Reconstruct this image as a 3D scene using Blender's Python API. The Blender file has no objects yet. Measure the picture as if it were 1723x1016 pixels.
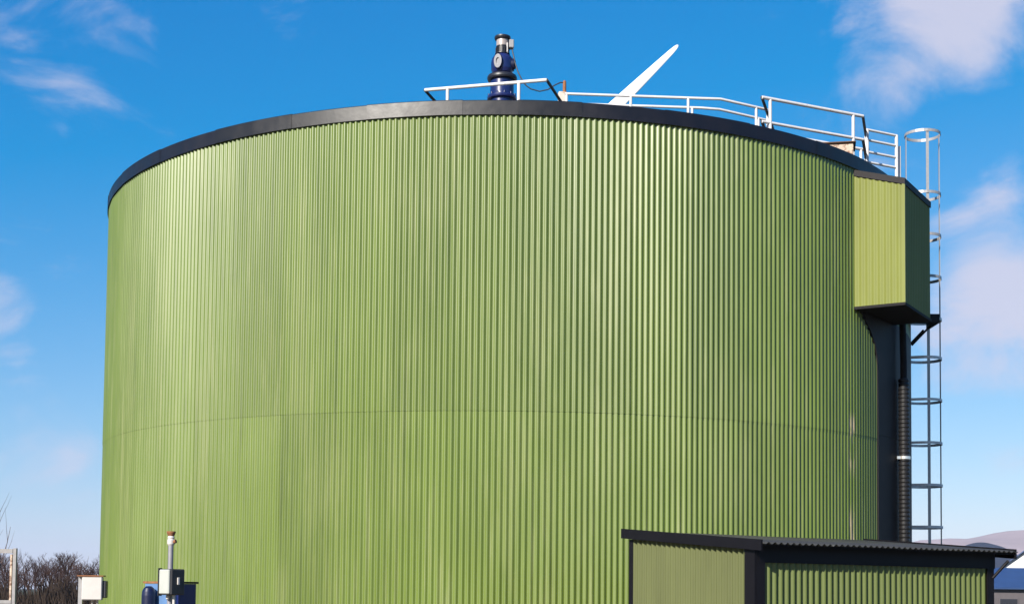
import bpy, bmesh, math, random
from mathutils import Vector, Matrix

random.seed(7)
sc = bpy.context.scene
COL = sc.collection
PI = math.pi
R = math.radians

# ---------------------------------------------------------------- camera
cam = bpy.data.cameras.new('camera')
cam.sensor_width = 36.0
cam.lens = 50.12
cam.shift_y = 0.2058
cam.clip_start = 0.1
cam.clip_end = 30000
cam_o = bpy.data.objects.new('camera', cam)
COL.objects.link(cam_o)
cam_o.matrix_world = Matrix((
    (0.99993241, -0.01091153, -0.00401356, 0.0),
    (-0.00462263, -0.05637866, -0.99839876, 0.0),
    (0.01066777, 0.99834983, -0.05642529, 1.6),
    (0, 0, 0, 1)))
sc.camera = cam_o

# ---------------------------------------------------------------- light
SUN_AZ = R(33.0)      # degrees to the left of straight behind the camera
SUN_EL = R(31.0)
sun_dir = Vector((-math.sin(SUN_AZ) * math.cos(SUN_EL), -math.cos(SUN_AZ) * math.cos(SUN_EL), math.sin(SUN_EL)))

sun = bpy.data.lights.new('sun', 'SUN')
sun.energy = 5.0
sun.angle = R(0.53)
sun.color = (1.0, 0.94, 0.84)
sun_o = bpy.data.objects.new('sun', sun)
COL.objects.link(sun_o)
sun_o.rotation_euler = sun_dir.to_track_quat('Z', 'Y').to_euler()

world = bpy.data.worlds.new('World')
sc.world = world
world.use_nodes = True
wn, wl = world.node_tree.nodes, world.node_tree.links
wn.clear()


def N(nodes, t, **kw):
    n = nodes.new(t)
    for k, v in kw.items():
        setattr(n, k, v)
    return n


sky = N(wn, 'ShaderNodeTexSky', sky_type='NISHITA')
sky.sun_disc = False
sky.sun_elevation = SUN_EL
sky.sun_rotation = math.atan2(sun_dir.x, sun_dir.y)
sky.air_density = 1.0
sky.dust_density = 0.35
sky.ozone_density = 3.0
# film-like colour response for the whole sky: each channel gets one gain and one power
ssep = N(wn, 'ShaderNodeSeparateColor')
wl.new(sky.outputs[0], ssep.inputs[0])
scmb = N(wn, 'ShaderNodeCombineColor')


def chan(out, inp, off, gain, power):
    m0 = N(wn, 'ShaderNodeMath', operation='MULTIPLY_ADD')
    m0.inputs[1].default_value = 0.1
    m0.inputs[2].default_value = -off
    wl.new(out, m0.inputs[0])
    m1 = N(wn, 'ShaderNodeMath', operation='MAXIMUM')
    m1.inputs[1].default_value = 0.003
    wl.new(m0.outputs[0], m1.inputs[0])
    m2 = N(wn, 'ShaderNodeMath', operation='POWER')
    m2.inputs[1].default_value = power
    wl.new(m1.outputs[0], m2.inputs[0])
    m3 = N(wn, 'ShaderNodeMath', operation='MULTIPLY')
    m3.inputs[1].default_value = gain * 10
    wl.new(m2.outputs[0], m3.inputs[0])
    wl.new(m3.outputs[0], inp)


chan(ssep.outputs[0], scmb.inputs[0], 0.160, 1.34, 1.0)
chan(ssep.outputs[1], scmb.inputs[1], 0.0, 1.03, 0.97)
chan(ssep.outputs[2], scmb.inputs[2], 0.0, 1.10, 0.56)

tc = N(wn, 'ShaderNodeTexCoord')
DIR = tc.outputs['Generated']


def wmath(op, a, b=None, c=None, clamp=False):
    n = N(wn, 'ShaderNodeMath', operation=op)
    n.use_clamp = clamp
    for i, v in enumerate((a, b, c)):
        if v is None:
            continue
        if isinstance(v, (int, float)):
            n.inputs[i].default_value = v
        else:
            wl.new(v, n.inputs[i])
    return n.outputs[0]


sep = N(wn, 'ShaderNodeSeparateXYZ')
wl.new(DIR, sep.inputs[0])
mp = N(wn, 'ShaderNodeMapping')
mp.inputs['Scale'].default_value = (1.0, 1.0, 1.7)
mp.inputs['Location'].default_value = (3.1, 0.4, 1.2)
wl.new(DIR, mp.inputs[0])
nz = N(wn, 'ShaderNodeTexNoise')
nz.inputs['Scale'].default_value = 9.5
nz.inputs['Detail'].default_value = 12.0
nz.inputs['Roughness'].default_value = 0.60
nz.inputs['Distortion'].default_value = 0.5
wl.new(mp.outputs[0], nz.inputs['Vector'])
# cumulus banks: direction, angular half width in degrees, weight
BANKS = [((-0.275, 0.895, 0.360), 5.4, 0.16), ((0.262, 0.894, 0.366), 4.2, 0.24), ((0.300, 0.880, 0.376), 4.2, 0.26),
         ((0.332, 0.917, 0.228), 4.0, 0.31), ((0.320, 0.933, 0.178), 3.8, 0.25), ((-0.339, 0.926, 0.176), 2.4, 0.20),
         ((-0.315, 0.946, 0.102), 3.4, 0.08), ((-0.148, 0.912, 0.388), 2.2, 0.07), ((-0.278, 0.956, 0.072), 2.2, 0.08),
         ((0.225, 0.905, 0.312), 3.2, 0.12),
         ((0.0, 0.93, 0.33), 9.5, -0.10), ((-0.22, 0.93, 0.26), 5.5, -0.10)]
acc = None
for d, half, w in BANKS:
    dot = N(wn, 'ShaderNodeVectorMath', operation='DOT_PRODUCT')
    dot.inputs[1].default_value = Vector(d).normalized()
    wl.new(DIR, dot.inputs[0])
    mr = N(wn, 'ShaderNodeMapRange', interpolation_type='SMOOTHSTEP')
    mr.inputs['From Min'].default_value = math.cos(R(half))
    mr.inputs['From Max'].default_value = 1.0
    mr.inputs['To Min'].default_value = 0.0
    mr.inputs['To Max'].default_value = w
    wl.new(dot.outputs['Value'], mr.inputs['Value'])
    acc = mr.outputs[0] if acc is None else wmath('ADD', acc, mr.outputs[0])
cov = wmath('ADD', nz.outputs[0], acc)
cm = N(wn, 'ShaderNodeMapRange', interpolation_type='SMOOTHSTEP')
cm.inputs['From Min'].default_value = 0.56
cm.inputs['From Max'].default_value = 0.93
cm.inputs['To Max'].default_value = 0.85
wl.new(cov, cm.inputs['Value'])
hz_ = N(wn, 'ShaderNodeMapRange')          # no cloud below the horizon
hz_.inputs['From Min'].default_value = 0.0
hz_.inputs['From Max'].default_value = 0.06
wl.new(sep.outputs['Z'], hz_.inputs['Value'])
cmask = wmath('MULTIPLY', cm.outputs[0], hz_.outputs[0])
cmix = N(wn, 'ShaderNodeMix', data_type='RGBA')
wl.new(cmask, cmix.inputs['Factor'])
wl.new(scmb.outputs[0], cmix.inputs['A'])
cmix.inputs['B'].default_value = (6.9, 6.8, 8.2, 1)
bg = N(wn, 'ShaderNodeBackground')
bg.inputs['Strength'].default_value = 0.05
wl.new(cmix.outputs['Result'], bg.inputs['Color'])
wo = N(wn, 'ShaderNodeOutputWorld')
wl.new(bg.outputs[0], wo.inputs['Surface'])

sc.view_settings.view_transform = 'Standard'
sc.view_settings.look = 'None'
sc.view_settings.exposure = 1.0
sc.view_settings.gamma = 1.0
sc.view_settings.use_curve_mapping = False

# ---------------------------------------------------------------- materials
M = {}


def material(name, col, rough=0.5, metal=0.0, spec=0.5, var=0.12, scale=6.0, stretch=(1, 1, 1), bump=0.0, bscale=40.0,
             rust=0.0, rustcol=(0.20, 0.075, 0.03), perobj=0.0, rscale=5.0, rvar=0.0, coords='POS'):
    m = bpy.data.materials.new(name)
    m.use_nodes = True
    nt = m.node_tree
    n, l = nt.nodes, nt.links
    b = n['Principled BSDF']
    b.inputs['Metallic'].default_value = metal
    b.inputs['Roughness'].default_value = rough
    b.inputs['Specular IOR Level'].default_value = spec
    geo = n.new('ShaderNodeNewGeometry')
    mpn = n.new('ShaderNodeMapping')
    mpn.inputs['Scale'].default_value = stretch
    l.new(geo.outputs['Position'], mpn.inputs[0])
    t = n.new('ShaderNodeTexNoise')
    t.inputs['Scale'].default_value = scale
    t.inputs['Detail'].default_value = 6
    t.inputs['Roughness'].default_value = 0.6
    l.new(mpn.outputs[0], t.inputs['Vector'])
    r = n.new('ShaderNodeMapRange')
    r.inputs['From Min'].default_value = 0.25
    r.inputs['From Max'].default_value = 0.75
    r.inputs['To Min'].default_value = 1 - var
    r.inputs['To Max'].default_value = 1 + var
    l.new(t.outputs[0], r.inputs['Value'])
    val = r.outputs[0]
    if perobj:
        oi = n.new('ShaderNodeObjectInfo')
        r2 = n.new('ShaderNodeMapRange')
        r2.inputs['To Min'].default_value = 1 - perobj
        r2.inputs['To Max'].default_value = 1 + perobj
        l.new(oi.outputs['Random'], r2.inputs['Value'])
        mm = n.new('ShaderNodeMath')
        mm.operation = 'MULTIPLY'
        l.new(val, mm.inputs[0])
        l.new(r2.outputs[0], mm.inputs[1])
        val = mm.outputs[0]
    vm = n.new('ShaderNodeVectorMath')
    vm.operation = 'SCALE'
    vm.inputs[0].default_value = col
    l.new(val, vm.inputs['Scale'])
    out = vm.outputs[0]
    if rust:
        t2 = n.new('ShaderNodeTexNoise')
        t2.inputs['Scale'].default_value = rscale
        t2.inputs['Detail'].default_value = 8
        t2.inputs['Roughness'].default_value = 0.7
        l.new(geo.outputs['Position'], t2.inputs['Vector'])
        r3 = n.new('ShaderNodeMapRange')
        r3.inputs['From Min'].default_value = 0.66 - rust * 0.3
        r3.inputs['From Max'].default_value = 0.76 - rust * 0.3
        l.new(t2.outputs[0], r3.inputs['Value'])
        mx = n.new('ShaderNodeMix')
        mx.data_type = 'RGBA'
        l.new(r3.outputs[0], mx.inputs['Factor'])
        l.new(out, mx.inputs['A'])
        mx.inputs['B'].default_value = (*rustcol, 1)
        out = mx.outputs['Result']
    l.new(out, b.inputs['Base Color'])
    if rvar:
        r4 = n.new('ShaderNodeMapRange')
        r4.inputs['From Min'].default_value = 0.3
        r4.inputs['From Max'].default_value = 0.7
        r4.inputs['To Min'].default_value = rough - rvar
        r4.inputs['To Max'].default_value = rough + rvar
        l.new(t.outputs[0], r4.inputs['Value'])
        l.new(r4.outputs[0], b.inputs['Roughness'])
    if bump:
        t3 = n.new('ShaderNodeTexNoise')
        t3.inputs['Scale'].default_value = bscale
        t3.inputs['Detail'].default_value = 4
        l.new(mpn.outputs[0], t3.inputs['Vector'])
        bp = n.new('ShaderNodeBump')
        bp.inputs['Strength'].default_value = bump
        bp.inputs['Distance'].default_value = 0.01
        l.new(t3.outputs[0], bp.inputs['Height'])
        l.new(bp.outputs[0], b.inputs['Normal'])
    M[name] = m
    return m


material('green_clad', (0.092, 0.130, 0.017), 0.41, spec=0.72, var=0.09, scale=1.3, stretch=(1, 1, 0.22), perobj=0.085,
         rvar=0.06, bump=0.10, bscale=14)
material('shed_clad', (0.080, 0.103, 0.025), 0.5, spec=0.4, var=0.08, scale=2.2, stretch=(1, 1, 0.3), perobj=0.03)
material('black_flash', (0.003, 0.002, 0.004), 0.43, spec=0.48, var=0.25, scale=3.5, rvar=0.07, bump=0.35, bscale=4, perobj=0.35)
material('black_trim', (0.0032, 0.0024, 0.0038), 0.55, spec=0.22, var=0.2, scale=5)
material('dull_black', (0.008, 0.0075, 0.009), 0.75, spec=0.2, var=0.2, scale=8)  # near-black finish of undersides, landing deck and hidden walls
material('roof_sheet', (0.030, 0.030, 0.029), 0.55, var=0.25, scale=5, perobj=0.1)
material('galv', (0.30, 0.29, 0.29), 0.42, metal=0.35, var=0.12, scale=25, rust=0.08, rscale=7)
material('galv_sunlit', (0.58, 0.55, 0.53), 0.55, metal=0.3, var=0.15, scale=20, rust=0.12, rscale=9)  # paler galv for the ladder, sunlight put into the colour
material('rail_white', (0.50, 0.49, 0.495), 0.45, var=0.10, scale=20, rust=0.10, rscale=6)
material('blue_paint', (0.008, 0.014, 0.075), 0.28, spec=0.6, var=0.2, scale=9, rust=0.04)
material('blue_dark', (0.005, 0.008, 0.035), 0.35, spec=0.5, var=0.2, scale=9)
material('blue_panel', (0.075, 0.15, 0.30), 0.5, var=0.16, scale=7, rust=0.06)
material('rusty', (0.20, 0.085, 0.04), 0.85, var=0.35, scale=18, spec=0.2)
material('rust_white', (0.46, 0.41, 0.35), 0.6, var=0.15, scale=9, rust=0.42, rscale=5, rustcol=(0.26, 0.12, 0.06))
material('motor_black', (0.014, 0.014, 0.020), 0.4, var=0.2)
material('motor_band', (0.32, 0.27, 0.25), 0.35, var=0.15, metal=0.2)
material('cabinet_white', (0.44, 0.41, 0.385), 0.45, var=0.05, scale=10, rust=0.03)
material('cabinet_grey', (0.34, 0.35, 0.32), 0.5, var=0.06, scale=10)
material('frame_grey', (0.19, 0.18, 0.18), 0.6, var=0.2, scale=14, rust=0.15, rscale=6)
material('hatch_skin', (0.40, 0.31, 0.24), 0.7, var=0.25, scale=8, rust=0.62, rscale=9, rustcol=(0.12, 0.05, 0.025))
material('hatch_lid', (0.09, 0.05, 0.032), 0.8, var=0.4, scale=9, spec=0.2)
material('box_clad', (0.142, 0.158, 0.038), 0.55, spec=0.22, var=0.10, scale=2.0, stretch=(1, 1, 0.25), perobj=0.03)
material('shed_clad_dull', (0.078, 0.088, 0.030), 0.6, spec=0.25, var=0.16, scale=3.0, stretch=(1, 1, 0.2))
material('matt_black', (0.0085, 0.0068, 0.0080), 0.6, spec=0.2, var=0.3, scale=4)
material('dark_side', (0.02, 0.019, 0.022), 0.5, var=0.15)
material('pipe_grey', (0.22, 0.21, 0.23), 0.5, var=0.15, metal=0.3)
material('cable_black', (0.02, 0.022, 0.03), 0.5)
material('hose_black', (0.009, 0.0085, 0.009), 0.42, spec=0.35, var=0.2, scale=12)
material('clip_metal', (0.85, 0.80, 0.72), 0.25, metal=0.8)
material('blade_white', (0.62, 0.61, 0.62), 0.35, var=0.03)
material('bark', (0.036, 0.024, 0.022), 0.9, var=0.3, scale=3, perobj=0.25, spec=0.2)
material('twig', (0.048, 0.027, 0.023), 0.9, var=0.3, scale=2, perobj=0.3, spec=0.2)
material('sapling_bark', (0.11, 0.08, 0.075), 0.9, var=0.3, scale=3, spec=0.2)
material('undergrowth', (0.034, 0.024, 0.018), 0.95, var=0.4, scale=1.5, spec=0.1)
material('grass', (0.04, 0.045, 0.02), 0.95, var=0.4, scale=0.25, spec=0.1)
material('moor', (0.24, 0.19, 0.19), 0.95, var=0.25, scale=0.006, spec=0.1)
material('wood_hill', (0.010, 0.016, 0.030), 0.95, var=0.3, scale=0.02, spec=0.1)  # blue of the distance haze is mixed into this colour
material('blue_roof', (0.02, 0.045, 0.12), 0.5, var=0.12, scale=1.5)
material('grey_wall', (0.08, 0.07, 0.076), 0.8, var=0.15, scale=2)
material('white_wall', (0.55, 0.54, 0.54), 0.7, var=0.05, scale=2)
material('glass_dark', (0.02, 0.022, 0.03), 0.1, spec=0.7, var=0.1)
material('turf', (0.06, 0.08, 0.03), 0.95, var=0.4, scale=3, spec=0.1)
material('concrete', (0.10, 0.085, 0.065), 0.85, var=0.2, scale=2, bump=0.2, bscale=30)




def weather_and_glare(m, centre):
    """dirt and chalk runs down the ribs, plus two pale runs near the clad box that paint in glare"""
    n, l = m.node_tree.nodes, m.node_tree.links
    b = n['Principled BSDF']
    src = b.inputs['Base Color'].links[0].from_socket

    def mth(op, a, c=None, d=None):
        k = n.new('ShaderNodeMath')
        k.operation = op
        for i, v in enumerate((a, c, d)):
            if v is None:
                continue
            if isinstance(v, (int, float)):
                k.inputs[i].default_value = v
            else:
                l.new(v, k.inputs[i])
        return k.outputs[0]

    def rng(v, a0, a1, b0=0.0, b1=1.0):
        k = n.new('ShaderNodeMapRange')
        k.interpolation_type = 'SMOOTHSTEP'
        for nm, q in zip(('From Min', 'From Max', 'To Min', 'To Max'), (a0, a1, b0, b1)):
            k.inputs[nm].default_value = q
        l.new(v, k.inputs['Value'])
        return k.outputs[0]

    def mixc(f, a, col):
        k = n.new('ShaderNodeMix')
        k.data_type = 'RGBA'
        l.new(f, k.inputs['Factor'])
        l.new(a, k.inputs['A'])
        k.inputs['B'].default_value = (*col, 1)
        return k.outputs['Result']

    g = n.new('ShaderNodeNewGeometry')
    sp = n.new('ShaderNodeSeparateXYZ')
    l.new(g.outputs['Position'], sp.inputs[0])
    X, Y, Z = sp.outputs
    ang = mth('ARCTAN2', X, mth('SUBTRACT', centre, Y))

    def streak(sa, sz, det, seed):
        cb_ = n.new('ShaderNodeCombineXYZ')
        l.new(mth('MULTIPLY', ang, sa), cb_.inputs[0])
        l.new(mth('MULTIPLY', Z, sz), cb_.inputs[1])
        cb_.inputs[2].default_value = seed
        t = n.new('ShaderNodeTexNoise')
        t.inputs['Scale'].default_value = 1.0
        t.inputs['Detail'].default_value = det
        t.inputs['Roughness'].default_value = 0.65
        l.new(cb_.outputs[0], t.inputs['Vector'])
        return t.outputs[0]

    s1 = streak(70, 0.35, 5, 1.3)
    s2 = streak(14, 0.25, 4, 7.7)
    s3 = streak(160, 1.6, 3, 4.1)
    c = mixc(rng(s1, 0.53, 0.70, 0, 0.55), src, (0.165, 0.185, 0.068))     # chalky runs
    c = mixc(rng(s1, 0.48, 0.28, 0, 0.50), c, (0.055, 0.078, 0.013))      # grime runs
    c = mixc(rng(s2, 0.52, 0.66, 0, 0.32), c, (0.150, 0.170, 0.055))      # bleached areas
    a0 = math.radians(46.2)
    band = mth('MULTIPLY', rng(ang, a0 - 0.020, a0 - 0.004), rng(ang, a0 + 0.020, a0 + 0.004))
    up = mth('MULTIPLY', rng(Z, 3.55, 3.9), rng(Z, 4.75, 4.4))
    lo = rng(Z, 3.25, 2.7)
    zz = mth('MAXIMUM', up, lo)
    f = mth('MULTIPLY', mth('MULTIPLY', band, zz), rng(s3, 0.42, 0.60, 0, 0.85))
    c = mixc(f, c, (0.36, 0.27, 0.19))  # pale brown glare streaks put into the cladding colour
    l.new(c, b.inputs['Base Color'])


weather_and_glare(M['green_clad'], 29.2156)

# ---------------------------------------------------------------- mesh helpers
class MB:
    def __init__(self):
        self.v, self.f, self.sm = [], [], []

    def poly(self, pts, faces, smooth=False):
        o = len(self.v)
        self.v += [tuple(p) for p in pts]
        for f in faces:
            self.f.append(tuple(i + o for i in f))
            self.sm.append(smooth)

    def box(self, c, s, rz=0.0, bev=0.0):
        cx, cy, cz = c
        hx, hy, hz = s[0] / 2, s[1] / 2, s[2] / 2
        ca, sa = math.cos(rz), math.sin(rz)
        if bev <= 0:
            pts = [(x, y, z) for z in (-hz, hz) for x, y in ((-hx, -hy), (hx, -hy), (hx, hy), (-hx, hy))]
            fs = [(3, 2, 1, 0), (4, 5, 6, 7)] + [(i, (i + 1) % 4, (i + 1) % 4 + 4, i + 4) for i in range(4)]
        else:
            b = min(bev, hx * .9, hy * .9, hz * .9)
            pts, fs = [], []
            for z, q in ((-hz, b), (-hz + b, 0), (hz - b, 0), (hz, b)):
                ring = [(-hx + b, -hy + q), (hx - b, -hy + q), (hx - q, -hy + b), (hx - q, hy - b),
                        (hx - b, hy - q), (-hx + b, hy - q), (-hx + q, hy - b), (-hx + q, -hy + b)]
                pts += [(x, y, z) for x, y in ring]
            fs.append(tuple(range(7, -1, -1)))
            fs.append(tuple(range(24, 32)))
            for k in range(3):
                for i in range(8):
                    j = (i + 1) % 8
                    fs.append((k * 8 + i, k * 8 + j, k * 8 + 8 + j, k * 8 + 8 + i))
        self.poly([(cx + x * ca - y * sa, cy + x * sa + y * ca, cz + z) for x, y, z in pts], fs)
        return self

    def tube(self, pts, r, n=10, cap=True, closed=False):
        pts = [Vector(p) for p in pts]
        rs = r if isinstance(r, (list, tuple)) else [r] * len(pts)
        k = len(pts)
        vs = []
        up = None
        for i, p in enumerate(pts):
            if closed:
                t = pts[(i + 1) % k] - pts[i - 1]
            else:
                t = (pts[min(i + 1, k - 1)] - pts[max(i - 1, 0)])
            t.normalize()
            if up is None:
                a = Vector((0, 0, 1)) if abs(t.z) < 0.9 else Vector((1, 0, 0))
                up = (a - t * a.dot(t)).normalized()
            else:
                up = (up - t * up.dot(t))
                up.normalize()
            sd = t.cross(up)
            for j in range(n):
                a = 2 * PI * j / n
                vs.append(p + (up * math.cos(a) + sd * math.sin(a)) * rs[i])
        fs = []
        for i in range(k if closed else k - 1):
            i2 = (i + 1) % k
            for j in range(n):
                j2 = (j + 1) % n
                fs.append((i * n + j, i * n + j2, i2 * n + j2, i2 * n + j))
        self.poly(vs, fs, True)
        if cap and not closed:
            self.poly([vs[j] for j in range(n)], [tuple(range(n - 1, -1, -1))])
            self.poly([vs[(k - 1) * n + j] for j in range(n)], [tuple(range(n))])
        return self

    def lathe(self, prof, c=(0, 0, 0), n=28, smooth=True):
        """profile of (radius, z) turned about a vertical axis; every profile edge gets its own faces"""
        for (r0, z0), (r1, z1) in zip(prof[:-1], prof[1:]):
            vs, fs = [], []
            for r, z in ((r0, z0), (r1, z1)):
                for j in range(n):
                    a = 2 * PI * j / n
                    vs.append((c[0] + r * math.cos(a), c[1] + r * math.sin(a), c[2] + z))
            for j in range(n):
                j2 = (j + 1) % n
                fs.append((j, j2, n + j2, n + j))
            self.poly(vs, fs, smooth)
        return self

    def mesh(self, name):
        me = bpy.data.meshes.new(name)
        me.from_pydata(self.v, [], self.f)
        me.polygons.foreach_set('use_smooth', self.sm)
        me.update()
        return me

    def build(self, name, mat, parent=None, **props):
        me = self.mesh(name)
        me.materials.append(M[mat])
        return link(name, me, parent, **props)


def link(name, me, parent=None, label=None, category=None, group=None, kind=None):
    o = bpy.data.objects.new(name, me)
    COL.objects.link(o)
    if parent:
        o.parent = parent
    for k, v in (('label', label), ('category', category), ('group', group), ('kind', kind)):
        if v:
            o[k] = v
    return o


def thing(name, label, category, loc=(0, 0, 0), rz=0.0, group=None):
    o = link(name, None, None, label, category, group)
    o.location = loc
    o.rotation_euler = (0, 0, rz)
    o.empty_display_size = 0.3
    return o


# rib profile of the steel cladding: (fraction of pitch, depth fraction)
RIB = [(k / 8, 0.5 - 0.5 * math.cos(2 * PI * k / 8)) for k in range(8)]


def rib_panel(width, z0, ztop, pitch, depth, rows=1, start=0.0):
    """flat ribbed sheet in the local xz plane, ribs proud towards -y; ztop may be a function of x"""
    zt = ztop if callable(ztop) else (lambda x: ztop)
    xs = []
    k = -1
    while True:
        done = False
        for fr, d in RIB:
            x = (k + fr) * pitch + start
            if x < 0:
                continue
            if x > width:
                done = True
                break
            xs.append((x, d * depth))
        if done:
            break
        k += 1
    if xs[0][0] > 1e-4:
        xs.insert(0, (0.0, xs[0][1]))
    if xs[-1][0] < width - 1e-4:
        xs.append((width, xs[-1][1]))
    mb = MB()
    vs, fs = [], []
    n = len(xs)
    for r in range(rows + 1):
        t = r / rows
        for x, d in xs:
            vs.append((x, -d, z0 + (zt(x) - z0) * t))
    for r in range(rows):
        for i in range(n - 1):
            fs.append((r * n + i, r * n + i + 1, r * n + n + i + 1, r * n + n + i))
    mb.poly(vs, fs, True)
    return mb


# ================================================================ setting
# ground to the horizon
g = MB()
g.poly([(-5000, -600, 0), (5000, -600, 0), (5000, 6000, 0), (-5000, 6000, 0)], [(0, 1, 2, 3)])
g.build('ground', 'grass', kind='structure')
ap = MB()
nseg = 64
ring = [(15.5 * math.cos(2 * PI * i / nseg), 22 + 17.5 * math.sin(2 * PI * i / nseg), 0.006) for i in range(nseg)]
ap.poly(ring, [tuple(range(nseg))])
ap.build('concrete_apron', 'concrete', kind='structure')


def hill(name, x0, x1, ymid, depth, prof, mat, nx=90, ny=16, seed=1):
    rr = random.Random(seed)
    ph = [rr.uniform(0, 6.28) for _ in range(8)]
    vs, fs = [], []
    for j in range(ny + 1):
        t = j / ny
        for i in range(nx + 1):
            s = i / nx
            x = x0 + (x1 - x0) * s
            hgt = prof(s)
            k = math.sin(PI * t) ** 1.3
            w = 1 + 0.035 * math.sin(x * 0.013 + ph[0] + t * 3) + 0.02 * math.sin(x * 0.037 + ph[1] + t * 7)
            vs.append((x, ymid + (t - 0.5) * depth, -2 + (hgt + 2) * k * w))
    for j in range(ny):
        for i in range(nx):
            a = j * (nx + 1) + i
            fs.append((a, a + 1, a + nx + 2, a + nx + 1))
    mb = MB()
    mb.poly(vs, fs, True)
    return mb.build(name, mat, kind='structure')


def sm(a, b, t):
    t = max(0, min(1, (t - a) / (b - a)))
    return t * t * (3 - 2 * t)


# far moorland: rises from behind the tank to the right
hill('hills', 500, 3300, 3000, 1700, lambda s: 121 * sm(0.0, 0.15, s) + 40 * sm(0.14, 0.24, s) - 90 * sm(0.5, 1.0, s), 'moor', seed=3)
hill('wooded_hill', 400, 660, 1500, 260, lambda s: 61 * math.exp(-((s - 0.385) / 0.27) ** 2), 'wood_hill', nx=120, ny=14, seed=5)

# ================================================================ the tank
TC = Vector((0.0, 29.2156, 0.0))
TR = 8.0
NR = 540
PER = 10
Z_SEAM, Z_RIM, Z_TOP = 4.33, 8.84, 9.055
tank = thing('digester_tank', 'large round green ribbed steel tank with a black rim', 'tank', TC)


def tank_sheet(z0, z1, rad, depth=0.0262, rows=3):
    mb = MB()
    vs, fs = [], []
    cols = []
    for k in range(PER):
        for fr, d in RIB:
            cols.append(((k + fr), d))
    cols.append((PER, 0.0))
    cols.append((PER + RIB[1][0], RIB[1][1]))
    n = len(cols)
    for r in range(rows + 1):
        z = z0 + (z1 - z0) * r / rows
        for c, d in cols:
            a = c / NR * 2 * PI
            half = PER / NR * PI
            chord = math.cos(half) / math.cos(min(c / NR * 2 * PI, 2 * half) - half)
            q = rad * (0.55 + 0.45 * chord) - depth + d * depth
            vs.append((q * math.sin(a), -q * math.cos(a), z))
    for r in range(rows):
        for i in range(n - 1):
            fs.append((r * n + i, r * n + i + 1, r * n + n + i + 1, r * n + n + i))
    mb.poly(vs, fs, True)
    me = mb.mesh('cladding_sheet')
    me.materials.append(M['green_clad'])
    return me


low = [tank_sheet(0.05, Z_SEAM + 0.06, TR - 0.0045), tank_sheet(0.05, Z_SEAM + 0.06, TR - 0.0025)]
upp = [tank_sheet(Z_SEAM, Z_RIM + 0.06, TR), tank_sheet(Z_SEAM, Z_RIM + 0.06, TR + 0.0025)]
for i in range(NR // PER):
    for k, me in enumerate((low[i % 2], upp[i % 2])):
        o = link('cladding_sheet', me, tank)
        o.rotation_euler = (0, 0, i * PER / NR * 2 * PI + R(0.31))
sh = MB()
sh.lathe([(TR - 0.06, 0.0), (TR - 0.06, Z_TOP - 0.08)], n=120)
sh.build('tank_shell', 'dull_black', tank)
rf = MB()
rf.lathe([(TR - 0.02, Z_TOP - 0.03), (4.0, Z_TOP + 0.02), (0.02, Z_TOP + 0.06)], n=120)
rf.build('roof_deck', 'roof_sheet', tank)
# rim flashing, cut where the photo shows its joints
cuts = [-180, -166, -152, -138, -124, -110, -97, -84, -72, -60, -48, -36.5, -25.5, -15.8, -5.4, 0.95, 7.6, 17.5, 28, 39, 50, 62, 74, 87, 100, 113, 126, 140, 153, 167, 180]
for i, (a0, a1) in enumerate(zip(cuts[:-1], cuts[1:])):
    mb = MB()
    off = 0.006 * (i % 2)
    prof = [(TR + 0.004 + off, Z_RIM - 0.004), (TR + 0.016 + off, Z_RIM - 0.010), (TR + 0.016 + off, Z_TOP - 0.012 + off),
            (TR + 0.006 + off, Z_TOP + off), (TR - 0.16, Z_TOP + 0.012 + off)]
    st = max(3, int((a1 - a0) / 1.2))
    ov = 0.18 if i % 2 else 0.0
    for (r0, z0), (r1, z1) in zip(prof[:-1], prof[1:]):
        vs, fs = [], []
        for r, z in ((r0, z0), (r1, z1)):
            for j in range(st + 1):
                a = R(a0 - ov + (a1 - a0 + 2 * ov) * j / st)
                vs.append((r * math.sin(a), -r * math.cos(a), z))
        for j in range(st):
            fs.append((j, j + 1, st + 2 + j, st + 1 + j))
        mb.poly(vs, fs, True)
    mb.build('rim_flashing', 'black_flash', tank)

# ---------------------------------------------------------------- clad box hung on the tank's side
bx_in = Vector((5.80, 23.76, 0))
bx_n = Vector((0.8572, -0.5150, 0))          # outwards
BW, BD, BZ0, BZI, BZO = 1.62, 0.864, 6.46, 8.80, 8.54
box = thing('clad_enclosure', 'green ribbed box enclosure with black underside hung high on the tank', 'enclosure',
            (bx_in.x, bx_in.y, 0), math.atan2(bx_n.y, bx_n.x))
# local x = outwards, y = along the tank (away from camera)
top = lambda x: BZI + (BZO - BZI) * x / BD
p = rib_panel(BD, BZ0, lambda x: top(x) - 0.06, 0.105, 0.016)
p.build('side_sheet', 'box_clad', box)
p = rib_panel(BD + 0.6, BZ0, lambda x: top(BD - x) - 0.06, 0.105, 0.016)
o = p.build('side_sheet', 'box_clad', box)
o.location = (BD, BW, 0)
o.rotation_euler = (0, 0, PI)
p = rib_panel(BW, BZ0, BZO - 0.06, 0.105, 0.016)
o = p.build('front_sheet', 'box_clad', box)
o.location = (BD, 0, 0)
o.rotation_euler = (0, 0, PI / 2)
mb = MB()
t_ = 0.03
e = 0.03
pts = []
for zoff in (-0.085, 0.02):
    for x, y in ((0.0, -e), (BD + e, -e), (BD + e, BW + e), (-0.6, BW + e), (-0.6, 0.5)):
        pts.append((x, y, top(x) + zoff))
mb.poly(pts, [(9, 8, 7, 6, 5)[::-1], (0, 1, 2, 3, 4)[::-1]] + [(i, (i + 1) % 5, (i + 1) % 5 + 5, i + 5) for i in range(5)])
mb.build('roof_flashing', 'matt_black', box)
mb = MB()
pts = []
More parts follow.
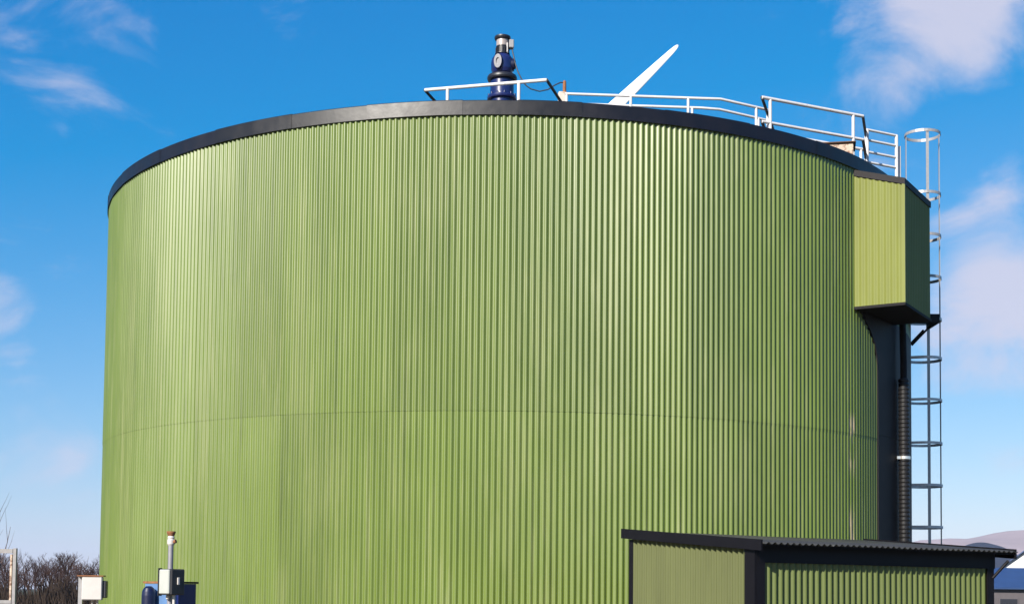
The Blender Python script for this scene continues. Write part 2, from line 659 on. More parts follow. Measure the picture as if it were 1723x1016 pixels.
for z in (BZ0 - 0.035, BZ0 + 0.012):
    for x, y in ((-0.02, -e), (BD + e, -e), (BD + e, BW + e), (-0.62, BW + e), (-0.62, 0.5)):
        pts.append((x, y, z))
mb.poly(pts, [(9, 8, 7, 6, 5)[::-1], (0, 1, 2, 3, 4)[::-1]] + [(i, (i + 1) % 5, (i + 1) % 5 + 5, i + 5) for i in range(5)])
mb.build('soffit', 'dull_black', box)
mb = MB()
mb.box((BD + 0.005, -0.004, (BZ0 + BZO) / 2 - 0.03), (0.05, 0.05, BZO - BZ0 - 0.08))
mb.build('corner_trim', 'box_clad', box)

# ---------------------------------------------------------------- caged ladder on the right flank
LX, LY = 8.15, 27.7
lad = thing('caged_ladder', 'tall galvanised ladder with hoop safety cage beside the clad enclosure', 'ladder', (LX, LY, 0))
for s in (-1, 1):
    MB().tube([(-0.325, 0.20 * s, 0.15), (-0.325, 0.20 * s, 9.1)], 0.022, 8).build('stile', 'galv_sunlit', lad)
for i in range(30):
    z = 0.4 + i * 0.29
    MB().tube([(-0.325, -0.2, z), (-0.325, 0.2, z)], 0.013, 6).build('rung', 'galv_sunlit', lad)
HZ = [10.73, 9.51, 8.68, 7.85, 7.03, 6.26, 5.44, 4.60, 3.78, 2.97, 2.25]


def hoop_pts(full):
    out = []
    if full:
        for j in range(28):
            a = 2 * PI * j / 28
            out.append((0.335 * math.cos(a), 0.335 * math.sin(a)))
    else:
        out.append((-0.32, -0.24))
        for j in range(19):
            a = R(-118) + R(236) * j / 18
            out.append((0.335 * math.cos(a), 0.335 * math.sin(a)))
        out.append((-0.32, 0.24))
    return out


def flat_band(mb, pts, z, h, t, closed):
    """flat steel bar bent round a hoop"""
    n = len(pts)
    vs, fs = [], []
    for (x, y) in pts:
        l_ = math.hypot(x, y) or 1
        nx, ny = x / l_, y / l_
        for zz, q in ((z - h / 2, 0), (z + h / 2, 0), (z + h / 2, t), (z - h / 2, t)):
            vs.append((x + nx * q, y + ny * q, zz))
    for i in range(n if closed else n - 1):
        j = (i + 1) % n
        for k in range(4):
            k2 = (k + 1) % 4
            fs.append((i * 4 + k, i * 4 + k2, j * 4 + k2, j * 4 + k))
    mb.poly(vs, fs)


for i, z in enumerate(HZ):
    mb = MB()
    flat_band(mb, hoop_pts(i == 0), z, 0.055 if i < 6 else 0.05, 0.012, i == 0)
    mb.build('cage_hoop', 'galv_sunlit' if i > 3 else 'galv', lad)  # lower hoops take the paler metal in place of sun on them
for a in (-90, 0, 178):
    x, y = 0.325 * math.cos(R(a)), 0.325 * math.sin(R(a))
    z0 = 2.2 if a != 178 else 9.0
    MB().box((x, y, (z0 + 10.75) / 2), (0.010, 0.055, 10.75 - z0), R(a)).build('cage_strap', 'galv', lad)
for z in (1.2, 3.1, 5.0, 6.9, 8.8):
    for s in (-1, 1):
        MB().box((-0.36, 0.20 * s, z), (0.08, 0.045, 0.03)).build('wall_bracket', 'galv_sunlit', lad)

# small landing beside the box
pl = thing('ladder_landing', 'small dark steel landing under the enclosure beside the caged ladder', 'platform', (7.65, 26.6, 0))
MB().box((0.24, 0.4, 6.93), (0.46, 0.80, 0.03)).build('deck', 'dull_black', pl)
mb = MB()
mb.box((0.24, 0.0, 6.86), (0.48, 0.02, 0.17))
mb.box((0.47, 0.4, 6.86), (0.02, 0.778, 0.17))
mb.build('edge_channel', 'black_trim', pl)
for y in (0.3, 0.76):
    MB().tube([(0.40, y, 6.78), (0.04, y, 6.40)], 0.02, 6).build('brace', 'black_trim', pl)

# ---------------------------------------------------------------- curved black panel on the tank wall below the box
rs_ = thing('black_panel', 'curved black panel against the tank wall below the green enclosure', 'casing', TC)


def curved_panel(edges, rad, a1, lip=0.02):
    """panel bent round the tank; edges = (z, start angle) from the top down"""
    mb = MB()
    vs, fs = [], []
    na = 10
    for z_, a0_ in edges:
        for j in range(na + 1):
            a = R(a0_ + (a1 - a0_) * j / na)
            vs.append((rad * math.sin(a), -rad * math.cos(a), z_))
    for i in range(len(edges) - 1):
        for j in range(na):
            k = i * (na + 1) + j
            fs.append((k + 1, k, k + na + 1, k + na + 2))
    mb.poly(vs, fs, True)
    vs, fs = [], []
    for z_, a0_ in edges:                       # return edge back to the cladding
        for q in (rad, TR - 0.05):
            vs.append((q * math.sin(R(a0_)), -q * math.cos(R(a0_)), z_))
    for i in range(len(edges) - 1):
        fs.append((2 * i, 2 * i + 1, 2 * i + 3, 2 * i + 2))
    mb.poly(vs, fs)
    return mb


curved_panel([(6.46, 48.0), (6.32, 49.1), (6.15, 50.6), (5.95, 51.9), (5.75, 52.5), (5.5, 52.7), (4.4, 52.8)], TR + 0.016, 86).build('wall_panel', 'matt_black', rs_)
curved_panel([(4.397, 52.8), (0.03, 52.8)], TR + 0.013, 86).build('wall_panel', 'matt_black', rs_)

# ---------------------------------------------------------------- black ribbed hose down the tank wall
hs = thing('ribbed_hose', 'black ribbed drain hose running down the shaded tank wall', 'hose', (7.045, 25.165, 0))
prof = []
z = 0.1
while z < 5.45:
    prof += [(0.088, z), (0.098, z + 0.02), (0.098, z + 0.04), (0.088, z + 0.06)]
    z += 0.075
prof.append((0.03, 5.5))
mb = MB()
mb.lathe(prof, n=14)
mb.build('hose', 'hose_black', hs)
MB().tube([(0, 0, 5.4), (0, 0, 5.8), (-0.01, 0.01, 6.46)], 0.06, 10).build('inlet_pipe', 'dull_black', hs)
mb = MB()
mb.lathe([(0.101, 4.045), (0.112, 4.05), (0.112, 4.10), (0.101, 4.105)], n=18)
mb.box((-0.105, -0.06, 4.075), (0.07, 0.03, 0.05))
mb.build('hose_clip', 'clip_metal', hs)

# ---------------------------------------------------------------- roof: guard rails
DECK = Z_TOP


def rail(parent, a, b, r=0.028, mat='rail_white', name='rail'):
    return MB().tube([a, b], r, 10).build(name, mat, parent)


def post(parent, x, y, ztop, r=0.026, mat='rail_white', z0=DECK - 0.02):
    return MB().tube([(x, y, z0), (x, y, ztop)], r, 10).build('post', mat, parent)


def lerp(a, b, t):
    return (a[0] + (b[0] - a[0]) * t, a[1] + (b[1] - a[1]) * t)


def enclosure(parent, A, B, back, zt, zm, posts, r=0.03, midf=True):
    C_ = (B[0] + back[0], B[1] + back[1])
    D_ = (A[0] + back[0], A[1] + back[1])
    rail(parent, (*A, zt), (*B, zt), r)
    rail(parent, (*B, zt), (*C_, zt), r * 0.85, 'black_trim')
    rail(parent, (*C_, zt), (*D_, zt), r)
    rail(parent, (*D_, zt), (*A, zt), r * 0.85, 'black_trim')
    for P, Q in ((A, B), (B, C_), (C_, D_), (D_, A)):
        rail(parent, (*P, zm), (*Q, zm), r * 0.9, 'rail_white' if P in (A, C_) else 'black_trim', 'mid_rail')
        for t in (posts if P in (A, C_) else (0.55,)):
            q = lerp(P, Q, t)
            post(parent, q[0], q[1], zt, r * 0.95)


g1 = thing('guard_rail', 'white tubular guard rail around the blue mixer on the tank roof', 'guard rail', group='guard rails on the tank roof')
enclosure(g1, (-1.458, 23.747), (0.593, 23.20), (0.55, 2.06), 10.1, 9.58, (0.19, 0.775))
g2 = thing('guard_rail', 'long pale walkway guard rail on the roof in front of the turbine blade', 'guard rail', group='guard rails on the tank roof')
P2 = [(0.92, 23.84), (3.266, 23.989), (3.595, 24.007), (4.50, 24.52)]
Q2 = [(1.02, 24.33), (3.331, 24.467), (3.66, 24.53), (4.60, 25.08)]
for L_ in (P2, Q2):
    MB().tube([(*q, 10.1) for q in L_], 0.024, 10).build('rail', 'rail_white', g2)
    MB().tube([(*q, 9.58) for q in L_], 0.022, 10).build('mid_rail', 'rail_white', g2)
for q in ((0.95, 23.842), (2.05, 23.91), (3.04, 23.975), (4.28, 24.395), (1.9, 24.385), (3.17, 24.455), (4.42, 24.97)):
    post(g2, q[0], q[1], 10.1, 0.024)
g3 = thing('guard_rail', 'white guard rail frame standing above the rusty roof hatch', 'guard rail', group='guard rails on the tank roof')
enclosure(g3, (4.289, 23.895), (6.243, 24.798), (0.58, 1.92), 10.1, 9.68, (0.08, 0.90))
g4 = thing('guard_rail', 'short four-bar guard rail panel between hatch rail and ladder cage', 'guard rail', group='guard rails on the tank roof')
for zz in (10.12, 9.93, 9.71, 9.52):
    rail(g4, (6.50, 25.57, zz), (7.14, 25.90, zz), 0.024)
post(g4, 7.14, 25.90, 10.13, 0.032)
post(g4, 6.52, 25.58, 10.13, 0.026)
post(g4, 7.22, 26.0, 9.95, 0.03)

# ---------------------------------------------------------------- roof: mixer drive
mx = thing('mixer_drive', 'dark blue mixer gearbox and motor standing on the tank roof', 'mixer', (-0.155, 24.5, 0))
MB().lathe([(0.0, 9.05), (0.29, 9.05), (0.29, 9.12), (0.2, 9.12)]).build('base_plate', 'blue_dark', mx)
mb = MB()
mb.lathe([(0.205, 9.12), (0.205, 10.20), (0.215, 10.20), (0.255, 10.21), (0.262, 10.235), (0.255, 10.26), (0.212, 10.27), (0.208, 10.30),
          (0.206, 10.56), (0.2, 10.58)])
mb.build('pedestal', 'blue_paint', mx)
for k in range(12):
    a = 2 * PI * k / 12 + 0.2
    MB().lathe([(0.0, 10.30), (0.018, 10.30), (0.018, 10.265)][::-1], (0.236 * math.cos(a), 0.236 * math.sin(a), 0), 8).build('bolt', 'blue_paint', mx)
MB().lathe([(0.19, 10.545), (0.25, 10.55), (0.262, 10.575), (0.262, 10.605), (0.25, 10.63), (0.12, 10.645)]).build('flange', 'motor_black', mx)
gb = MB()
gb.lathe([(0.135, 10.64), (0.175, 10.68), (0.195, 10.74), (0.198, 10.86), (0.185, 10.93), (0.15, 10.985), (0.115, 11.01), (0.11, 11.03)])
gb = gb.build('gearbox', 'blue_paint', mx)
# round inspection boss on the face towards the viewer, and a side boss
mb = MB()
for (r0, y0), (r1, y1) in zip([(0.0, -0.215), (0.045, -0.215), (0.045, -0.235), (0.095, -0.235), (0.105, -0.225), (0.105, -0.12)][:-1],
                              [(0.0, -0.215), (0.045, -0.215), (0.045, -0.235), (0.095, -0.235), (0.105, -0.225), (0.105, -0.12)][1:]):
    vs, fs = [], []
    for r_, y_ in ((r0, y0), (r1, y1)):
        for j in range(20):
            a = 2 * PI * j / 20
            vs.append((r_ * math.cos(a) * 0.75, y_, 10.83 + r_ * 1.3 * math.sin(a)))
    for j in range(20):
        fs.append((j, (j + 1) % 20, 20 + (j + 1) % 20, 20 + j))
    mb.poly(vs, fs, True)
o = mb.build('inspection_cover', 'blue_dark', gb)
o.rotation_euler = (0, 0, R(-20))
mb = MB()
mb.tube([(0.12, -0.02, 10.83), (0.205, -0.02, 10.83)], 0.11, 18)
mb.tube([(0.205, -0.02, 10.83), (0.235, -0.02, 10.83)], 0.075, 18)
mb.build('side_cover', 'blue_dark', gb)
mo = MB()
mo.lathe([(0.13, 11.02), (0.13, 11.035), (0.105, 11.045), (0.105, 11.14), (0.112, 11.145), (0.112, 11.16), (0.105, 11.165)])
for k in range(20):
    a = 2 * PI * k / 20
    mo.box((0.112 * math.cos(a), 0.112 * math.sin(a), 11.09), (0.022, 0.008, 0.09), a)
mo = mo.build('motor', 'motor_black', mx)
MB().lathe([(0.106, 11.16), (0.108, 11.17), (0.108, 11.275), (0.10, 11.285)]).build('motor_band', 'motor_band', mo)
MB().lathe([(0.10, 11.28), (0.135, 11.285), (0.145, 11.31), (0.140, 11.335), (0.09, 11.352), (0.0, 11.355)]).build('fan_cowl', 'motor_black', mo)
mb = MB()
mb.box((0.155, -0.03, 11.19), (0.085, 0.12, 0.15), 0.1, 0.012)
mb.build('terminal_box', 'galv', mx)
MB().tube([(0.085, -0.08, 11.02), (0.085, -0.08, 11.20)], 0.018, 8).build('conduit', 'galv', mx)

cb = MB()
cp = [(0.015, 24.46, 11.10), (0.03, 24.44, 11.02), (0.065, 24.40, 10.85), (0.125, 24.37, 10.655), (0.209, 24.35, 10.484), (0.27, 24.35, 10.415),
      (0.345, 24.35, 10.36), (0.5, 24.35, 10.319), (0.645, 24.35, 10.353), (0.768, 24.36, 10.439), (0.86, 24.38, 10.49), (0.93, 24.40, 10.50)]
cb.tube(cp, 0.012, 6)
cb.build('power_cable', 'cable_black', label='thin dark cable sagging from the mixer motor to the rusty stub', category='cable')

st = thing('cable_stub', 'rusty upright pipe stub with small junction box on the tank roof', 'pipe', (0.935, 24.4, 0))
MB().lathe([(0.03, DECK - .02), (0.03, 10.50), (0.022, 10.53), (0.0, 10.53)], n=12).build('stub_pipe', 'rusty', st)
mb = MB()
mb.box((-0.035, -0.03, 10.22), (0.15, 0.10, 0.19), 0.15, 0.012)
mb.build('junction_box', 'rust_white', st)

# ---------------------------------------------------------------- roof hatch
HS = 1.22
ht = thing('roof_hatch', 'rust stained white hatch box at the tank edge under the guard rail', 'hatch', (5.66, 24.32, 0), R(-12))
MB().box((0, 0, 9.19), (0.46 * HS, 0.48, 0.37), 0, 0.012).build('hatch_body', 'hatch_skin', ht)
mb = MB()
mb.box((0, 0, 9.387), (0.53 * HS, 0.56, 0.022), 0, 0.006)
mb.build('lid', 'hatch_lid', ht)
MB().tube([(-0.06, -0.1, 9.37), (-0.06, -0.1, 9.43), (0.06, -0.1, 9.43), (0.06, -0.1, 9.37)], 0.012, 6).build('lid_handle', 'galv', ht)

# ================================================================ wind turbine behind the tank
HUB = Vector((1.83, 92.0, 28.75))
wt = thing('wind_turbine', 'white wind turbine behind the tank, one blade rising above the roof', 'wind turbine', (HUB.x, HUB.y, 0))
MB().lathe([(0.95, 0), (0.52, HUB.z - 0.5)], (0, 1.6, 0), 28).build('tower', 'blade_white', wt)
mb = MB()
mb.tube([(0, 0.4, HUB.z), (0, 0.8, HUB.z + .05), (0, 3.6, HUB.z + .1), (0, 4.0, HUB.z + .1)], [0.55, 0.72, 0.68, 0.45], 18)
mb.build('nacelle', 'blade_white', wt)
mb = MB()
mb.tube([(0, 0.55, HUB.z), (0, 0, HUB.z), (0, -0.4, HUB.z), (0, -0.62, HUB.z)], [0.55, 0.55, 0.38, 0.05], 18)
mb.build('hub', 'blade_white', wt)
BL = 12.85
for k in range(3):
    ang = R(44.6) + k * 2 * PI / 3
    ax = Vector((math.cos(ang), 0, math.sin(ang)))
    pz = Vector((-math.sin(ang), 0, math.cos(ang)))
    yv = Vector((0, 1, 0))
    mb = MB()
    vs, fs = [], []
    stn = [(0.3, 0.42, 1.0), (0.9, 0.45, 0.9), (1.8, 0.85, 0.4), (3.0, 1.18, 0.24), (5.0, 1.05, 0.2), (7.0, 0.88, 0.18), (9.0, 0.70, 0.16),
           (11.0, 0.50, 0.15), (12.2, 0.36, 0.15), (12.6, 0.27, 0.15), (12.8, 0.15, 0.15), (12.85, 0.03, 0.2)]
    n = 14
    for rr, ch, th in stn:
        tw = R(12) * (1 - rr / BL)
        for j in range(n):
            a = 2 * PI * j / n
            u, w = ch * 0.5 * math.cos(a) - ch * 0.08, ch * th * 0.5 * math.sin(a)
            u2, w2 = u * math.cos(tw) - w * math.sin(tw), u * math.sin(tw) + w * math.cos(tw)
            vs.append(Vector((0, 0, HUB.z)) + ax * rr + pz * u2 + yv * w2)
    for i in range(len(stn) - 1):
        for j in range(n):
            fs.append((i * n + j, i * n + (j + 1) % n, (i + 1) * n + (j + 1) % n, (i + 1) * n + j))
    mb.poly(vs, fs, True)
    mb.build('blade', 'blade_white', wt)

# ================================================================ shed in front of the tank, right
SH = thing('ribbed_shed', 'low green ribbed shed with black trim and corrugated roof', 'shed', (2.80, 16.0, 0), R(32.0))
FW, LW = 3.93, 2.26
PIT = 0.094
ROOF_T = math.tan(R(4.5))
EAVE = 2.205
rz = lambda y: EAVE + (y + 0.24) * ROOF_T


def sub(n_, length):
    return [length * i / n_ for i in range(n_ + 1)]


# long wall
xs = sub(4, FW - 0.10)
for a, b in zip(xs[:-1], xs[1:]):
    p = rib_panel(b - a + 0.004, 0.06, rz(0) - 0.05, PIT, 0.034, start=0.0)
    o = p.build('wall_sheet', 'shed_clad', SH)
    o.location = (0.05 + a, 0, 0)
# gable-end wall
ys = sub(2, LW)
for a, b in zip(ys[:-1], ys[1:]):
    w_ = b - a
    p = rib_panel(w_ + 0.004, 0.06, (lambda x, b=b: rz(b - x) - 0.05), PIT, 0.042)
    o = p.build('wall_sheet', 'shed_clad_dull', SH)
    o.location = (0, b, 0)
    o.rotation_euler = (0, 0, -PI / 2)
# hidden walls
mb = MB()
mb.box((FW / 2, LW, 1.17), (FW, 0.05, 2.3))
mb.build('back_wall', 'dull_black', SH)
mb = MB()
mb.box((FW - 0.01, LW / 2, 1.12), (0.05, LW - 0.08, 2.16))
mb.build('end_wall', 'dull_black', SH)
# corner trims
mb = MB()
mb.box((0.045, -0.032, 1.08), (0.13, 0.02, 2.13))
mb.box((-0.034, 0.045, 1.085), (0.02, 0.17, 2.14))
mb.build('corner_trim', 'black_trim', SH)
mb = MB()
mb.box((FW - 0.015, -0.034, 1.08), (0.12, 0.02, 2.13))
mb.box((FW + 0.045, 0.05, 1.08), (0.02, 0.16, 2.13))
mb.build('corner_trim', 'black_trim', SH)
mb = MB()
mb.box((-0.032, LW - 0.01, 1.16), (0.02, 0.085, 2.27))
mb.build('corner_trim', 'black_trim', SH)
# header trim over the long wall, soffit, verge board, eave brackets
mb = MB()
mb.box((FW / 2 + 0.04, -0.038, 2.075), (FW + 0.05, 0.016, 0.19))
mb.build('header_trim', 'black_trim', SH)
mb = MB()
pts = []
for y in (-0.18, LW + 0.02):
    for x in (-0.06, FW + 0.24):
        pts += [(x, y, rz(y) - 0.052), (x, y, rz(y) - 0.03)]
mb.poly(pts, [(0, 4, 6, 2)[::-1], (1, 3, 7, 5), (0, 2, 3, 1), (4, 5, 7, 6), (0, 1, 5, 4), (2, 6, 7, 3)])
mb.build('soffit_board', 'dull_black', SH)


def verge(x, t=0.025, drop=0.10):
    mb = MB()
    y0, y1 = -0.205, LW + 0.13
    pts = [(x - t / 2, y0, rz(y0) - drop), (x - t / 2, y1, rz(y1) - drop), (x - t / 2, y1, rz(y1) + 0.022), (x - t / 2, y0, rz(y0) + 0.022)]
    pts += [(x + t / 2, b, c) for a, b, c in pts]
    mb.poly(pts, [(0, 1, 2, 3)[::-1], (4, 5, 6, 7), (0, 4, 5, 1)[::-1], (1, 5, 6, 2)[::-1], (2, 6, 7, 3)[::-1], (3, 7, 4, 0)[::-1]])
    return mb


verge(-0.085).build('verge_board', 'black_trim', SH)
verge(FW + 0.27).build('verge_board', 'black_trim', SH)
# roof sheets: waves run up the slope
xs = sub(4, FW + 0.32)
for i, (a, b) in enumerate(zip(xs[:-1], xs[1:])):
    mb = MB()
    vs, fs = [], []
    n = int((b - a + 0.04) / (PIT / 8))
    lift = 0.003 * (i % 2)
    for y in (-0.225, 1.0, LW + 0.11):
        for j in range(n + 1):
            x = a + j * PIT / 8 - 0.07
            vs.append((x, y, rz(y) - 0.012 + lift + 0.012 * math.cos(2 * PI * x / PIT)))
    m_ = n + 1
    for k in range(2):
        for j in range(n):
            fs.append((k * m_ + j, k * m_ + j + 1, k * m_ + m_ + j + 1, k * m_ + m_ + j))
    mb.poly(vs, fs, True)
    o = mb.build('roof_sheet', 'roof_sheet', SH)
    sol = o.modifiers.new('thick', 'SOLIDIFY')
    sol.thickness = 0.006
mb = MB()
mb.tube([(FW + 0.02, -0.04, 1.86), (FW + 0.20, -0.14, 2.08)], 0.02, 6)
mb.build('eave_bracket', 'black_trim', SH)

# ================================================================ small equipment, left foreground
wc = thing('isolator_cabinet', 'white isolator cabinet on a post at the left edge of the tank', 'cabinet', (-5.80, 20.0, 0), R(6))
MB().box((0.025, 0.0, 1.612), (0.275, 0.14, 0.325), 0, 0.012).build('cabinet_door', 'cabinet_white', wc)
MB().box((0.185, 0.05, 1.60), (0.055, 0.16, 0.24), 0, 0.01).build('switch_box', 'dark_side', wc)
MB().box((-0.145, 0.03, 0.89), (0.055, 0.055, 1.78)).build('post', 'galv', wc)
MB().box((0.0, 0.02, 1.786), (0.36, 0.20, 0.016)).build('rain_hood', 'rusty', wc)
for x in (0.02, 0.09):
    MB().tube([(x, 0.02, 0.05), (x, 0.02, 1.46)], 0.014, 8).build('conduit', 'rust_white', wc)

sp = thing('sensor_post', 'pole carrying a grey control box and capped sensor head before the tank', 'control post', (-3.745, 16.0, 0), R(-36))
MB().tube([(-0.075, 0.05, 0.02), (-0.075, 0.05, 2.14)], 0.030, 14).build('pole', 'pipe_grey', sp)
hd = MB()
hd.lathe([(0.032, 2.10), (0.042, 2.12), (0.042, 2.16), (0.036, 2.175), (0.04, 2.19), (0.032, 2.21)], (-0.075, 0.05, 0), 16)
hd = hd.build('sensor_head', 'cabinet_white', sp)
MB().lathe([(0.03, 2.205), (0.035, 2.21), (0.05, 2.245), (0.05, 2.26), (0.0, 2.262)], (-0.075, 0.05, 0), 16).build('head_cap', 'rusty', hd)
MB().tube([(-0.045, 0.06, 2.14), (-0.015, 0.07, 2.15)], 0.022, 10).build('head_plug', 'rusty', hd)
cbx = MB()
cbx.box((0.0, 0.02, 1.69), (0.19, 0.20, 0.29), 0, 0.012)
cbx = cbx.build('control_box', 'dark_side', sp)  # near-black body colour stands in for the box's shaded side
MB().box((-0.005, -0.088, 1.692), (0.165, 0.03, 0.272), 0, 0.010).build('box_door', 'cabinet_grey', cbx)
MB().box((-0.105, -0.07, 1.69), (0.014, 0.05, 0.31)).build('door_edge', 'dark_side', cbx)
MB().box((0.10, 0.02, 1.70), (0.016, 0.03, 0.08), 0, 0.004).build('latch', 'cabinet_white', cbx)
MB().tube([(0.03, 0.02, 0.05), (0.03, 0.02, 1.56)], 0.016, 8).build('conduit', 'cabinet_white', sp)
MB().lathe([(0.0, 1.49), (0.02, 1.50), (0.022, 1.53), (0.015, 1.55)], (-0.05, 0.0, 0), 12).build('cable_gland', 'cabinet_white', cbx)

bc = thing('blue_pump_unit', 'blue steel pump cabinet with a rust edged top behind the control post', 'pump unit', (-4.13, 17.9, 0), R(-33))
# corner of the housing at local origin; lit wall runs to -x; wall to +y has shade painted in as darker blue
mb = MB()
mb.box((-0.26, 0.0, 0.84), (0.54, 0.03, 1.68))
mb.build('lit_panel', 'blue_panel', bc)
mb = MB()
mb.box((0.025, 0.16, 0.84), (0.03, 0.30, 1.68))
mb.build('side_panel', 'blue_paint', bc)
mb = MB()
mb.box((-0.25, 0.15, 0.84), (0.48, 0.26, 1.60))
mb.build('core', 'blue_dark', bc)
mb = MB()
mb.box((-0.27, 0.0, 1.695), (0.58, 0.05, 0.025))
mb.build('top_edge', 'rusty', bc)
mb = MB()
mb.box((0.03, 0.17, 1.695), (0.05, 0.34, 0.025))
mb.build('top_edge', 'black_trim', bc)
mb = MB()
mb.lathe([(0.088, 0.9), (0.088, 1.53), (0.083, 1.58), (0.065, 1.62), (0.035, 1.645), (0.0, 1.648)], (-0.36, -0.11, 0), 20)
mb.lathe([(0.13, 0.02), (0.13, 0.9), (0.088, 0.9)], (-0.36, -0.11, 0), 20)
mb.build('pump_motor', 'blue_dark', bc)

gf = thing('metal_frame', 'galvanised steel frame post with cross bars at the left margin', 'frame', (-6.87, 20.0, 0), R(-6))
MB().box((0.0, 0, 1.08), (0.045, 0.045, 2.16)).build('post', 'frame_grey', gf)
MB().box((-0.8, 0, 2.12), (1.54, 0.05, 0.06)).build('cross_bar', 'frame_grey', gf)
MB().box((-0.8, 0, 1.41), (1.54, 0.05, 0.05)).build('cross_bar', 'frame_grey', gf)
MB().box((-1.6, 0, 1.08), (0.045, 0.045, 2.16)).build('post', 'frame_grey', gf)
MB().box((-0.055, 0.005, 1.755), (0.028, 0.03, 0.64)).build('stiffener', 'hatch_skin', gf)

# ================================================================ trees
def branch(mb, twigs, p, d, length, r, lvl, maxl, rnd, spread):
    """one limb: curved tapered tube, then children"""
    seg = 4 if lvl < 2 else 3
    pts, rs = [p.copy()], [r]
    dd = d.copy()
    q = p.copy()
    for i in range(seg):
        dd = (dd + Vector((rnd.uniform(-1, 1), rnd.uniform(-1, 1), rnd.uniform(-0.3, 0.9))) * 0.13).normalized()
        q = q + dd * (length / seg)
        pts.append(q.copy())
        rs.append(r * (1 - 0.72 * (i + 1) / seg))
    tgt = mb if lvl < 1 else twigs
    tgt.tube(pts, rs, 6 if lvl == 0 else (4 if lvl == 1 else 3), cap=False)
    if lvl >= maxl:
        return
    nch = (9, 6, 5, 3)[lvl] if lvl < 4 else 2
    for k in range(nch):
        t = rnd.uniform(0.28 if lvl == 0 else 0.15, 1.0)
        i = min(int(t * seg), seg - 1)
        b = pts[i].lerp(pts[i + 1], t * seg - i)
        ax = Vector((rnd.uniform(-1, 1), rnd.uniform(-1, 1), rnd.uniform(-0.2, 0.5))).normalized()
        nd = (dd + ax * spread).normalized()
        nd.z = max(nd.z, 0.05)
        branch(mb, twigs, b, nd, length * rnd.uniform(0.42, 0.62) * (1.15 - 0.4 * t), max(r * 0.48 * (1.1 - 0.5 * t), 0.012), lvl + 1, maxl, rnd, spread)


def tree_meshes(seed, height, r, maxl, spread, m1, m2):
    rnd = random.Random(seed)
    a, b = MB(), MB()
    branch(a, b, Vector((0, 0, -0.1)), Vector((rnd.uniform(-.08, .08), rnd.uniform(-.08, .08), 1)).normalized(), height * 0.78, r, 0, maxl, rnd, spread)
    me1, me2 = a.mesh('trunk'), b.mesh('crown')
    me1.materials.append(M[m1])
    me2.materials.append(M[m2])
    return me1, me2


variants = [tree_meshes(s, 5.2, 0.13, 3, sp_, 'bark', 'twig') for s, sp_ in ((11, 0.75), (23, 0.9), (37, 0.65), (52, 1.0), (64, 0.8))]
rt = random.Random(99)
ti = 0
for row, (yy, x0, x1, n) in enumerate(((132, -54, -30, 20), (138, -56, -31, 20), (145, -58, -32, 20), (152, -62, -34, 20))):
    for i in range(n):
        x = x0 + (x1 - x0) * (i + rt.uniform(0.1, 0.9)) / n
        y = yy + rt.uniform(-3, 3)
        pxl = 861 + 2399 * (x / y - 0.004)
        h = 0.98 + 0.16 * rt.uniform(-1, 1)
        if 75 < pxl < 125:
            h *= 1.04
        t = thing('bare_tree', 'bare brown winter tree in the thicket on the left horizon', 'tree', (x, y, 0), rt.uniform(0, 6.28),
                  'bare trees in the thicket left of the tank')
        s = 0.775 * h * (1 + 0.03 * row)
        t.scale = (s * 1.05, s * 1.05, s)
        a, b = variants[ti % 5]
        ti += 1
        link('trunk', a, t)
        link('crown', b, t)
# brush at the foot of the trees
rb = random.Random(4)
mb = MB()
for i in range(9000):
    x = rb.uniform(-64, -22)
    y = rb.uniform(126, 134)
    h = rb.uniform(0.8, 3.0) * (0.75 + 0.335 * math.sin(x * 0.9))
    dx, dy = rb.uniform(-.5, .5), rb.uniform(-.5, .5)
    w = rb.uniform(0.02, 0.045)
    mb.poly([(x - w, y, 0), (x + w, y, 0), (x + dx * .6 + w * .6, y + dy, h * .7), (x + dx, y + dy, h), (x + dx * .6 - w * .6, y + dy, h * .7)], [(0, 1, 2, 3, 4)])
mb.build('undergrowth', 'undergrowth', label='tangled brown undergrowth at the foot of the bare thicket', category='undergrowth', kind='stuff')

a, b = tree_meshes(205, 6.4, 0.07, 2, 0.55, 'sapling_bark', 'sapling_bark')
t = thing('bare_sapling', 'thin bare sapling reaching in from the left margin above the steel frame', 'tree', (-21.4, 60, 0), 0.6)
link('trunk', a, t)
link('crown', b, t)

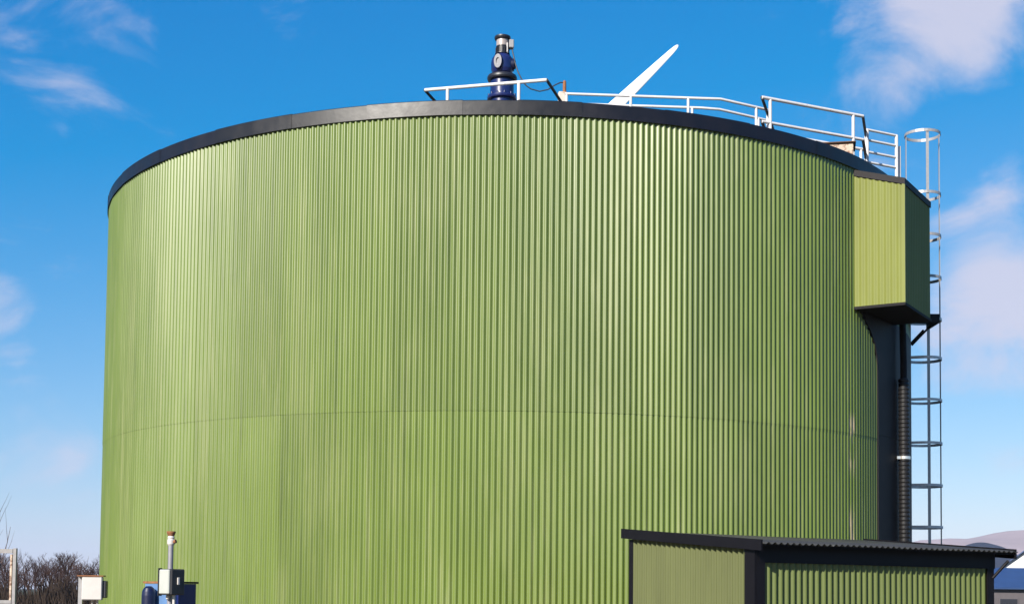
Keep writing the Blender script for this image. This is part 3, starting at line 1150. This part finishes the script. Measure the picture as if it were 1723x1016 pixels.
# ================================================================ buildings on the right
def gable_house(name, label, loc, rz_, L_, Wd, eave, ridge, wall, roof, wins, over=0.3):
    h = thing(name, label, 'building', loc, rz_)
    mb = MB()
    pts = [(-L_ / 2, -Wd / 2, 0), (L_ / 2, -Wd / 2, 0), (L_ / 2, Wd / 2, 0), (-L_ / 2, Wd / 2, 0)]
    pts += [(x, y, eave) for x, y, _ in pts] + [(-L_ / 2, 0, ridge - 0.05), (L_ / 2, 0, ridge - 0.05)]
    mb.poly(pts, [(0, 1, 5, 4), (1, 2, 6, 9, 5), (2, 3, 7, 6), (3, 0, 4, 8, 7)])
    mb.build('wall', wall, h)
    for s in (-1, 1):
        mb = MB()
        sl = (ridge - eave) / (Wd / 2)
        yo = Wd / 2 + over
        zo = ridge - sl * yo
        q = [(-L_ / 2 - over, s * yo, zo), (L_ / 2 + over, s * yo, zo), (L_ / 2 + over, 0, ridge), (-L_ / 2 - over, 0, ridge)]
        pts = [(x, y, z - 0.02) for x, y, z in q] + [(x, y, z + 0.08) for x, y, z in q]
        fs = [(0, 3, 2, 1), (4, 5, 6, 7)] + [(i, (i + 1) % 4, (i + 1) % 4 + 4, i + 4) for i in range(4)]
        mb.poly(pts, fs)
        mb.build('roof_slope', roof, h)
    for (x, z, w, hh) in wins:
        mb = MB()
        mb.box((x, -Wd / 2 - 0.02, z), (w + 0.16, 0.08, hh + 0.16))
        wo_ = mb.build('window', 'grey_wall', h)
        MB().box((x, -Wd / 2 - 0.055, z), (w, 0.03, hh)).build('pane', 'glass_dark', wo_)
    return h


gable_house('farm_building', 'low grey building with a blue roof behind the shed', (35.2, 93, 0), R(2), 9.6, 6.0, 2.35, 3.55, 'grey_wall', 'blue_roof',
            [(-3.6, 1.15, 1.1, 0.9), (-1.2, 1.15, 1.1, 0.9), (1.4, 1.15, 1.1, 0.9), (3.6, 1.15, 1.1, 0.9)])
gable_house('farm_building', 'white walled building with gable showing above the blue roof', (39.2, 108, 0), R(72), 9.0, 4.6, 3.4, 5.1, 'white_wall', 'blue_roof',
            [(-2, 1.5, 1, 1), (2, 1.5, 1, 1)])

# ================================================================ haze over the distance
hv = bpy.data.materials.new('haze_air')
hv.use_nodes = True
hn, hl = hv.node_tree.nodes, hv.node_tree.links
hn.clear()
pv = hn.new('ShaderNodeVolumePrincipled')
pv.inputs['Color'].default_value = (0.66, 0.74, 1.0, 1)
pv.inputs['Density'].default_value = 0.00009
pv.inputs['Anisotropy'].default_value = 0.0
ho = hn.new('ShaderNodeOutputMaterial')
hl.new(pv.outputs[0], ho.inputs['Volume'])
M['haze_air'] = hv
MB().box((0, 2700, 85), (10200, 6800, 172)).build('haze', 'haze_air', label='pale blue air over the distant hills', category='haze', kind='stuff')
